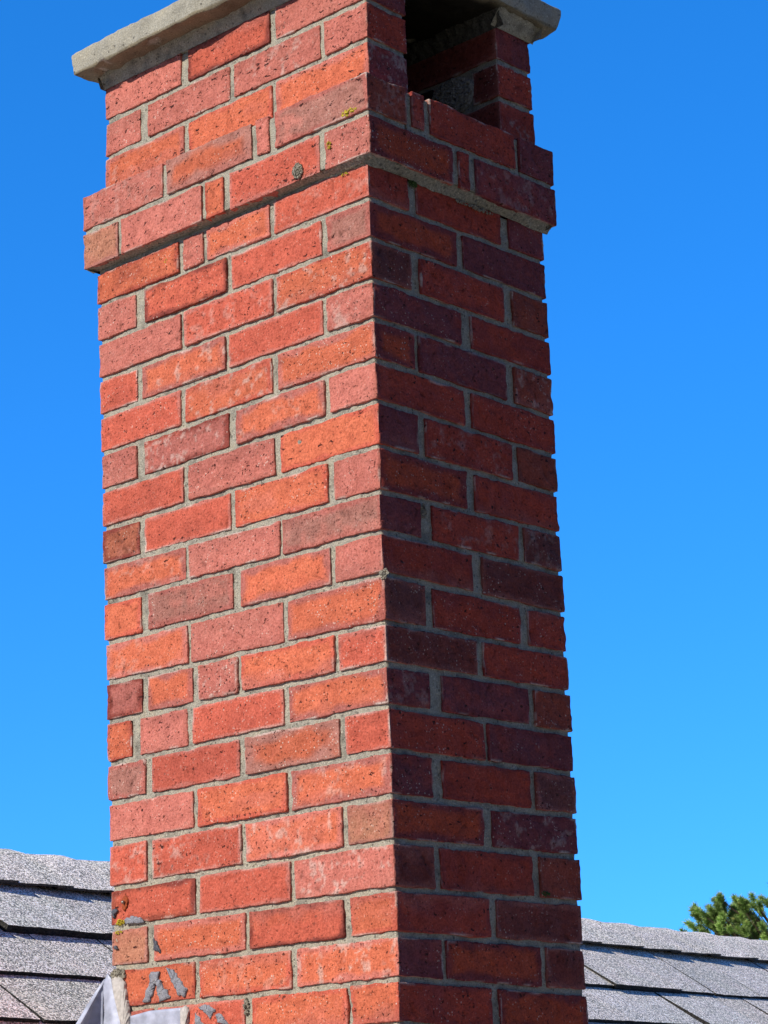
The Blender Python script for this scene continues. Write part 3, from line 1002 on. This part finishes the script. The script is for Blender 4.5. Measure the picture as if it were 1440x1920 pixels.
nl.build('nail', M_STEEL, chim, label='nail head on a brick low on the left edge')

# stepped metal flashing where the roof meets the lit face


def sheet(M, rows, th=.0016, mat=0, buck=.0026, seed=0, sub=8, nrm=(-1, 0, 0)):
    """sheet skinned over a list of rows of equally many points"""
    G = np.array(rows, float)
    nr, nc = G.shape[:2]
    ur = np.linspace(0, nr - 1, (nr - 1) * sub + 1)
    uc = np.linspace(0, nc - 1, (nc - 1) * sub + 1)

    def interp(A, u):
        i = np.minimum(np.floor(u).astype(int), A.shape[0] - 2)
        f = (u - i).reshape(-1, *([1] * (A.ndim - 1)))
        return A[i] * (1 - f) + A[i + 1] * f
    G2 = interp(G, ur)
    G2 = np.swapaxes(interp(np.swapaxes(G2, 0, 1), uc), 0, 1)
    a, b = G2.shape[:2]
    P = G2.reshape(-1, 3)
    n = np.array(nrm, float)
    P = P + n * (buck * vn(P, .03, seed) + buck * .4 * vn(P, .009, seed + 1))[:, None]
    Q = P - n * th
    ids = np.arange(a * b).reshape(a, b)
    F = np.stack([ids[:-1, :-1], ids[1:, :-1], ids[1:, 1:], ids[:-1, 1:]], -1).reshape(-1, 4)
    k = a * b
    rim = []
    loop = list(ids[0]) + list(ids[1:, -1]) + list(ids[-1, ::-1][1:]) + list(ids[::-1, 0][1:-1])
    for s in range(len(loop)):
        p, q = loop[s], loop[(s + 1) % len(loop)]
        rim.append((p, q, q + k, p + k))
    M.add(np.concatenate([P, Q]), [F, F[:, ::-1] + k, np.array(rim)], None, mat)


fl = Mesh()   # upper piece: a strip on the face folding out past the chimney's back edge
sheet(fl, [[(-.004, .628, -1.142), (-.005, .625, -1.141), (-.004, .619, -1.148)],
           [(-.008, .634, -1.160), (-.007, .620, -1.156), (-.004, .608, -1.165)],
           [(-.009, .632, -1.190), (-.009, .616, -1.190), (-.004, .599, -1.194)],
           [(-.010, .630, -1.225), (-.010, .612, -1.225), (-.004, .592, -1.225)],
           [(-.010, .628, -1.290), (-.010, .608, -1.290), (-.004, .582, -1.290)],
           [(-.010, .628, -1.330), (-.010, .608, -1.330), (-.004, .575, -1.330)]], seed=3)
sheet(fl, [[(-.004, .628, -1.142), (-.004, .630, -1.146), (-.006, .632, -1.149)],
           [(-.006, .636, -1.160), (-.010, .640, -1.166), (-.014, .640, -1.168)],
           [(-.007, .636, -1.190), (-.020, .650, -1.194), (-.030, .642, -1.192)],
           [(-.008, .634, -1.225), (-.026, .660, -1.228), (-.050, .644, -1.222)],
           [(-.008, .632, -1.290), (-.040, .670, -1.290), (-.090, .648, -1.285)],
           [(-.008, .632, -1.330), (-.045, .675, -1.330), (-.115, .650, -1.330)]], seed=4, nrm=(-.3, .95, 0), buck=.001)
sheet(fl, [[(-.006, .632, -1.149), (-.006, .634, -1.149)],
           [(-.014, .640, -1.168), (-.016, .645, -1.169)],
           [(-.030, .642, -1.192), (-.033, .648, -1.193)],
           [(-.050, .644, -1.222), (-.054, .651, -1.223)],
           [(-.090, .648, -1.285), (-.095, .656, -1.285)],
           [(-.115, .650, -1.330), (-.120, .658, -1.330)]], seed=5, buck=0, th=.0012)
f1 = fl.build('step_flashing', M_ALU, chim, label='curled grey metal flashing lifting off the left edge of the chimney')
fl = Mesh()
sheet(fl, [[(-.004, .577, -1.2115), (-.0055, .526, -1.206), (-.004, .452, -1.206)],
           [(-.004, .578, -1.245), (-.007, .526, -1.245), (-.004, .452, -1.245)],
           [(-.004, .578, -1.330), (-.006, .526, -1.330), (-.004, .452, -1.330)],
           [(-.010, .578, -1.400), (-.010, .526, -1.400), (-.010, .452, -1.400)]], seed=6, buck=.0018)
f2 = fl.build('step_flashing', M_ALU, chim, label='flat grey metal flashing plate at the foot of the lit face')
sl = Mesh()
decal(sl, [(617, -1151), (604, -1147), (594, -1150), (587, -1164), (579, -1196), (572, -1230), (568, -1330), (584, -1330), (590, -1228), (596, -1194), (605, -1165), (615, -1150)], x=-.002, th=.006, seed=31)
s1 = sl.build('sealant_bead', M_SEAL, f1)
s1.location = (0, 0, 0)
sl = Mesh()
decal(sl, [(454, -1205), (440, -1205), (440, -1248), (441, -1330), (455, -1330), (454, -1248)], x=-.002, th=.006, seed=33)
s2 = sl.build('sealant_bead', M_SEAL, f2)

# ------------------------------------------------------------------ the house and its shingle roof
RB0 = np.array([.1536, 1.1332, -.9338])        # a point on the lower rim line of the ridge cap
RT = np.array([.98859, .15066, 0.])            # along the ridge
RD = np.array([.12389, -.81292, -.56905])      # down the slope
RN = np.array([.08573, -.56255, .82231])       # normal
RT /= np.linalg.norm(RT); RD /= np.linalg.norm(RD); RN /= np.linalg.norm(RN)
RIDGE = -.143


def rp(t, s, h):
    return RB0 + RT * t + RD * s + RN * h


house = thing('house', 'grey asphalt shingle house roof with a ridge behind the brick chimney', 'house', tuple(rp(.3, 2.0, -2.5)))
BASE = np.array([.87, .785, .665])


def tab(M, t0, t1, s0, s1, h0, h1, colr, seed, skew=0.0, below=.004):
    """one exposed shingle tab: wedge with a thick lower edge"""
    nt_ = max(2, int((t1 - t0) / .02)); ns = 4
    rs = np.random.default_rng(seed)
    T, S = np.meshgrid(np.linspace(0, 1, nt_ + 1), np.linspace(0, 1, ns + 1), indexing='ij')
    T, S = T.ravel(), S.ravel()
    t = t0 + (t1 - t0) * T + skew * S
    s = s0 + (s1 - s0) * S
    W = np.stack([t, s, np.zeros_like(t)], 1)
    s = s + S * (.0018 * vn(W, .03, 3) + .0010 * vn(W, .008, 4))
    t = t + .0008 * vn(W, .02, 8)
    h = h0 + (h1 - h0) * S + .0016 * vn(W, .12, 5) * S + .0006 * vn(W, .03, 6) * S
    top = RB0 + t[:, None] * RT + s[:, None] * RD + h[:, None] * RN
    bot = RB0 + t[:, None] * RT + s[:, None] * RD + (h - (h1 - h0) * S - below)[:, None] * RN
    k = len(top)
    ids = np.arange(k).reshape(nt_ + 1, ns + 1)
    F = np.stack([ids[:-1, :-1], ids[:-1, 1:], ids[1:, 1:], ids[1:, :-1]], -1).reshape(-1, 4)
    M.add(top, F, np.tile(colr, (k, 1)), 0)
    lo = np.stack([ids[:-1, -1], ids[:-1, -1] + k, ids[1:, -1] + k, ids[1:, -1]], -1)
    l0 = np.stack([ids[0, :-1], ids[0, :-1] + k, ids[0, 1:] + k, ids[0, 1:]], -1)
    l1 = np.stack([ids[-1, :-1], ids[-1, 1:], ids[-1, 1:] + k, ids[-1, :-1] + k], -1)
    M.add(np.concatenate([top, bot]), [lo, l0, l1], np.tile(colr * .035, (2 * k, 1)), 0)   # cut asphalt edges are black


roofm = Mesh()
# shingle courses: row edges (distance down from the cap rim) left and right of the chimney
SL = [.022, .190, .345, .496]; SR = [.022, .236, .405, .565]
while SL[-1] < 3.2:
    SL.append(SL[-1] + .150); SR.append(SR[-1] + .150)
seamL = {0: [.128], 1: [-.078], 2: [-.312]}
seamR = {0: [1.944, 2.29, 2.48, 2.76], 1: [1.777, 2.139, 2.44]}
TS = .75
sd = 1
for side, SS, ta, tb, seams in (('L', SL, -2.2, TS, seamL), ('R', SR, TS, 7.0, seamR)):
    for k in range(len(SS) - 1):
        if side == 'R' and SS[k] > .60 and False:
            pass
        cuts = list(seams.get(k, []))
        rs = np.random.default_rng(500 + k + (77 if side == 'R' else 0))
        lo = min(cuts) if cuts else (ta + tb) / 2
        hi = max(cuts) if cuts else lo
        if not cuts:
            cuts = [lo]
        p_ = lo
        while p_ > ta:
            p_ -= rs.uniform(.15, .36); cuts.append(p_)
        p_ = hi
        while p_ < tb:
            p_ += rs.uniform(.15, .36); cuts.append(p_)
        cuts = sorted(c for c in cuts if ta + .08 < c < tb - .08)
        cuts = [ta] + cuts + [tb]
        for a, b in zip(cuts[:-1], cuts[1:]):
            sd += 1
            lam = rs.random() < .5
            h1 = (.0165 if lam else .0100) + rs.normal(0, .0006)
            tone = BASE * rs.uniform(.93, 1.06) * np.array([1 + rs.normal(0, .015), 1, 1 + rs.normal(0, .015)])
            tab(roofm, a + .0021, b - .0021, SS[k] - .03, SS[k + 1] + .004 + (.004 if lam else 0), .0006, h1, tone, sd, skew=rs.normal(-.008, .006))
# deck below the shingles
ta, tb, sa, sb = -2.2, 7.0, RIDGE + .002, SL[-1] - .03
dk = [rp(ta, sa, -.012), rp(tb, sa, -.012), rp(tb, sb, -.012), rp(ta, sb, -.012)]
dk2 = [rp(ta, sa, -.001), rp(tb, sa, -.001), rp(tb, sb, -.001), rp(ta, sb, -.001)]
roofm.add(dk2 + dk, [np.array([(0, 3, 2, 1), (4, 5, 6, 7), (0, 1, 5, 4), (1, 2, 6, 5), (2, 3, 7, 6), (3, 0, 4, 7)])], np.tile(BASE * .03, (8, 1)), 0)
# far slope (mirrored about the ridge line)
RD2 = np.array([-RD[0], -RD[1], RD[2]])
RN2 = np.cross(RT, RD2); RN2 *= np.sign(RN2[2])
apex = rp(0, RIDGE, 0)
for k in range(22):
    for a in np.arange(-2.2, 7.0, .92):
        s0, s1 = max(k * .15 - .02, .03), (k + 1) * .15
        q = [apex + RT * t + RD2 * s + RN2 * h for t, s, h in ((a, s0, .001), (a + .918, s0, .001), (a + .918, s1, .007), (a, s1, .007), (a, s1, -.002), (a + .918, s1, -.002))]
        roofm.add(q, [np.array([(0, 1, 2, 3), (3, 2, 5, 4)])], np.tile(BASE * random.uniform(.93, 1.06), (6, 1)), 0)
roofm.build('shingle_roof', M_SHIN, house, smooth=False)

# ridge cap: bent shingles lapping one over the next
capm = Mesh()
edges = [-.262, -.112, .038, .187, .338, .49, .65, .82, 1.0, 1.2, 1.40, 1.60, 1.80, 1.99, 2.192, 2.412, 2.625, 2.858, 3.096, 3.32]
while edges[0] > -2.2:
    edges.insert(0, edges[0] - .15)
while edges[-1] < 7.0:
    edges.append(edges[-1] + .21)
for k in range(len(edges) - 1):
    rs = np.random.default_rng(900 + k)
    t0, t1 = edges[k] - .035, edges[k + 1]
    nt_, ns = 12, 14
    nn = (nt_ + 1) * (ns + 1)
    T, S = np.meshgrid(np.linspace(0, 1, nt_ + 1), np.linspace(-1, 1, ns + 1), indexing='ij')
    T, S = T.ravel(), S.ravel()
    reach = .162 + .010 * T                  # from the ridge down to the rim, wider at the exposed end
    W = np.stack([t0 + T * (t1 - t0), S * .17, np.zeros_like(T)], 1)
    dist = abs(S) * reach
    bend = .030                              # rounded over the ridge
    h = .005 + .011 * T + .0014 * vn(W, .05, k) + .0005 * vn(W, .015, k + 1) + .007 * abs(S) ** 2
    P = np.zeros((nn, 3))
    for q in range(nn):
        near = S[q] > 0
        d_, n_ = (RD, RN) if near else (RD2, RN2)
        x_ = dist[q]
        rnd = bend * math.exp(-(x_ / .045) ** 2) * .42
        base = apex + RT * (t0 + T[q] * (t1 - t0) + (.0010 * rs.normal())) + d_ * x_ - np.array([0, 0, rnd * .55])
        P[q] = base + n_ * h[q]
    P2 = P - np.where((S > 0)[:, None], RN, RN2) * .0048
    ids = np.arange(nn).reshape(nt_ + 1, ns + 1)
    F = np.stack([ids[:-1, :-1], ids[1:, :-1], ids[1:, 1:], ids[:-1, 1:]], -1).reshape(-1, 4)[:, ::-1]
    rim = np.concatenate([np.stack([ids[-1, :-1], ids[-1, 1:], ids[-1, 1:] + nn, ids[-1, :-1] + nn], -1),
                          np.stack([ids[:-1, -1], ids[1:, -1], ids[1:, -1] + nn, ids[:-1, -1] + nn], -1),
                          np.stack([ids[:-1, 0], ids[1:, 0], ids[1:, 0] + nn, ids[:-1, 0] + nn], -1)])
    capm.add(P, F, np.tile(BASE * rs.uniform(.96, 1.08), (nn, 1)), 0)
    capm.add(np.concatenate([P, P2]), [rim, F[:, ::-1] + nn], np.tile(BASE * .10, (2 * nn, 1)), 0)
capm.build('ridge_cap', M_SHIN, house, smooth=False)

# walls under the roof (out of the picture, seen only from elsewhere)
M_SIDE = plain('painted_clapboard', (.55, .54, .50), .6, 0, 8, .08, .3)
M_GRASS = plain('dry_gravel_and_sand', (.17, .155, .09), .95, 0, 3, .25, .6, .02)
wl_ = Mesh()
GZ = -5.6


def wall_strip(M, a, b, z0, z1, th=.12):
    """clapboard wall from a to b (xy), boards lapping"""
    a, b = np.array(a, float), np.array(b, float)
    d = (b - a) / np.linalg.norm(b - a)
    n = np.array([d[1], -d[0]])
    z = z0
    while z < z1:
        z2 = min(z + .15, z1)
        pts = []
        for (p, o) in ((a, .018), (b, .018)):
            pass
        P = [(*(a + n * .020), z), (*(b + n * .020), z), (*(b + n * .006), z2), (*(a + n * .006), z2),
             (*(a - n * th), z), (*(b - n * th), z), (*(b - n * th), z2), (*(a - n * th), z2)]
        M.add(P, [np.array([(0, 1, 2, 3), (5, 4, 7, 6), (0, 4, 5, 1), (3, 2, 6, 7), (1, 5, 6, 2), (0, 3, 7, 4)])], None, 0)
        z = z2


e1, e2 = rp(-2.0, 2.9, -.15), rp(6.8, 2.9, -.15)
e1b = apex + RT * -2.0 + RD2 * 2.9; e2b = apex + RT * 6.8 + RD2 * 2.9
wall_strip(wl_, e1[:2], e2[:2], GZ, e1[2])
wall_strip(wl_, e2b[:2], e1b[:2], GZ, e1[2])
wall_strip(wl_, e1b[:2], e1[:2], GZ, e1[2])
wall_strip(wl_, e2[:2], e2b[:2], GZ, e1[2])
wl_.build('wall', M_SIDE, house, smooth=False)
for tt in (-2.0, 6.8):
    gab = Mesh()
    a_, b_, c_ = rp(tt, 2.9, -.13), apex + RT * tt - np.array([0, 0, .05]), apex + RT * tt + RD2 * 2.9 - RN2 * .13
    o_ = RT * .1 * (1 if tt < 0 else -1)
    gab.add([a_, b_, c_, a_ + o_, b_ + o_, c_ + o_], [np.array([(0, 1, 2), (5, 4, 3)]), np.array([(0, 3, 4, 1), (1, 4, 5, 2), (2, 5, 3, 0)])], None, 0)
    gab.build('gable', M_SIDE, house, smooth=False)

# ------------------------------------------------------------------ ground
g = Mesh()
patch(g, (-1500, -1500, GZ), (1500, -1500, GZ), (1500, 1500, GZ), (-1500, 1500, GZ), 40, 40, 0, 1, 1, 0)
go = g.build('ground', M_GRASS, None)
go['kind'] = 'structure'
go['label'] = 'dry sandy ground around the house'
go['category'] = 'ground'

# ------------------------------------------------------------------ pine beyond the ridge
TO = np.array([12.762, 7.926, .055])
TR = np.array([.6821, -.7313, 0.])
TF = np.array([.7313, .6821, 0.])
M_NEED, nt_, b_ = mat_new('pine_needles')
at_ = N(nt_, 'ShaderNodeAttribute', attribute_name='Col')
nt_.links.new(at_.outputs['Color'], b_.inputs['Base Color'])
b_.inputs['Roughness'].default_value = .5
b_.inputs['Subsurface Weight'].default_value = 0
M_BARK = plain('pine_bark', (.16, .10, .07), .9, 0, 60, .4, .8, .004)
tufts = [(-.515, .271), (-.507, .23), (-.484, .206), (-.535, .244), (-.352, .324), (-.311, .295), (-.407, .258), (-.346, .246), (-.427, .227), (-.371, .202), (-.409, .194), (-.205, .328), (-.197, .296), (-.217, .26), (-.246, .243), (-.107, .315), (-.136, .28), (-.171, .235), (-.124, .22), (-.042, .272), (-.007, .312), (.006, .279), (-.011, .225), (-.083, .186), (-.046, .153), (-.117, .174), (-.272, .18), (-.25, .142), (-.344, .164), (-.383, .138), (-.298, .126), (-.242, .096), (-.156, .116), (-.13, .065), (-.086, .109), (-.048, .108), (-.018, .024), (-.453, .145), (-.596, .134), (-.545, .123), (-.502, .116), (-.465, .108), (-.318, .09), (-.398, .107), (-.064, .062), (-.007, .079), (-.248, .197), (-.202, .177), (-.16, .157), (-.356, .082), (-.291, .071), (-.201, .068)]
pine = thing('pine_tree', 'bushy green pine tree top rising behind the right end of the roof ridge', 'tree', tuple(TO + TR * .35 + np.array([0, 0, GZ - .055])))
rs = np.random.default_rng(42)
pts = []
for (l, z) in tufts:
    pts.append((l, z - .012, rs.uniform(-.16, .16), 1.0))
for _ in range(85):     # depth behind the silhouette
    l, z = tufts[rs.integers(len(tufts))]
    pts.append((l + rs.uniform(-.03, .03), z - rs.uniform(.02, .09), rs.uniform(-.2, .45), .9))
for _ in range(950):    # rest of the crown, right of and below the picture
    ang, hh = rs.uniform(0, 6.283), rs.uniform(-3.2, .25)
    R_ = (.95 + .25 * (-hh)) * math.sqrt(rs.uniform(.12, 1)) * (.75 if hh > 0 else 1)
    l, dpt = .55 + R_ * math.cos(ang), .2 + R_ * math.sin(ang)
    if l < .06 and hh > -.25:
        continue
    pts.append((l, hh + .1 * rs.normal(), dpt, 1.7))
crown = Mesh()
stems = []
for (l, z, dpt, sc) in pts:
    c = TO + TR * l + TF * dpt + np.array([0, 0, z])
    out = np.array([(l - .45) * .6, 0]); axis_ = TR * (l - .45) * .7 + TF * (dpt - .2) * .5 + np.array([0, 0, .75]) + rs.normal(0, .18, 3)
    axis_ /= np.linalg.norm(axis_)
    stems.append((c, axis_))
    base_c = np.array([.29, .42, .11]) * rs.uniform(.6, 1.3)
    nn = 230 if sc < 1.5 else 90
    wk = 1 if sc < 1.5 else 2.2
    a1 = np.cross(axis_, [.3, .5, .8]); a1 /= np.linalg.norm(a1); a2 = np.cross(axis_, a1)
    th, up = rs.uniform(0, 6.283, nn), rs.uniform(.15, 1.0, nn)
    D = (np.cos(th)[:, None] * a1 + np.sin(th)[:, None] * a2) * np.sqrt(1 - (up * .97) ** 2)[:, None] + axis_ * up[:, None]
    st = c + axis_ * (rs.uniform(-.045, .018, nn))[:, None] * sc
    L_ = rs.uniform(.030, .046, nn)[:, None] * sc
    side = np.cross(D, rs.normal(0, 1, (nn, 3))); side /= np.linalg.norm(side, axis=1)[:, None]
    wd = .0022 * wk
    V = np.stack([st - side * wd, st + side * wd, st + D * L_ + side * wd * .35, st + D * L_ - side * wd * .35], 1).reshape(-1, 3)
    F = np.arange(nn * 4).reshape(nn, 4)
    cc = base_c * rs.uniform(.7, 1.35, nn)[:, None] * np.array([1, 1, 1])
    crown.add(V, F, np.repeat(cc, 4, axis=0), 0)
    if rs.random() < .22:    # pale new candles
        for _ in range(2):
            d = axis_ + rs.normal(0, .3, 3); d /= np.linalg.norm(d)
            o = c + d * .012; s_ = np.cross(d, [.2, .9, .1]); s_ /= np.linalg.norm(s_); u_ = np.cross(d, s_)
            w = .0035
            V = [o + s_ * w, o + u_ * w, o - s_ * w, o - u_ * w, o + d * .026 + s_ * w * .6, o + d * .026 + u_ * w * .6, o + d * .026 - s_ * w * .6, o + d * .026 - u_ * w * .6]
            crown.add(V, [np.array([(0, 1, 5, 4), (1, 2, 6, 5), (2, 3, 7, 6), (3, 0, 4, 7), (4, 5, 6, 7)])], np.tile([.55, .50, .16], (8, 1)), 0)
crown.build('crown', M_NEED, pine, smooth=False)


def tube(M, pts_, rad, n=7):
    P = np.array(pts_, float)
    V, F = [], []
    for i, p in enumerate(P):
        d = P[min(i + 1, len(P) - 1)] - P[max(i - 1, 0)]
        d /= np.linalg.norm(d)
        a = np.cross(d, [.31, .2, .9] if abs(d[2]) < .9 else [1, 0, 0]); a /= np.linalg.norm(a); b = np.cross(d, a)
        for k in range(n):
            t = 6.283 * k / n
            V.append(p + (a * math.cos(t) + b * math.sin(t)) * rad[i])
    for i in range(len(P) - 1):
        for k in range(n):
            F.append((i * n + k, i * n + (k + 1) % n, (i + 1) * n + (k + 1) % n, (i + 1) * n + k))
    M.add(V, np.array(F), None, 0)


tr = Mesh()
tc = [TO + TR * (.42 + .03 * math.sin(z * 1.7)) + TF * .2 + np.array([0, 0, z]) for z in (-5.65, -4.5, -3.3, -2.1, -1.2, -.5, 0, .18)]
tube(tr, tc, [.19, .16, .13, .10, .075, .05, .03, .012], 10)
tr.build('trunk', M_BARK, pine)
br = Mesh()
for c, ax_ in stems:
    zt_ = min(.1, (c - TO)[2] - rs.uniform(.3, .7))
    zi = zt_
    p0 = TO + TR * .42 + TF * .2 + np.array([0, 0, zi])
    mid = p0 * .3 + (c - ax_ * .10) * .7 + np.array([0, 0, -.06])
    tube(br, [p0, mid, c - ax_ * .045, c + ax_ * .01], [.007, .004, .003, .0015], 5)
br.build('branch', M_BARK, pine)
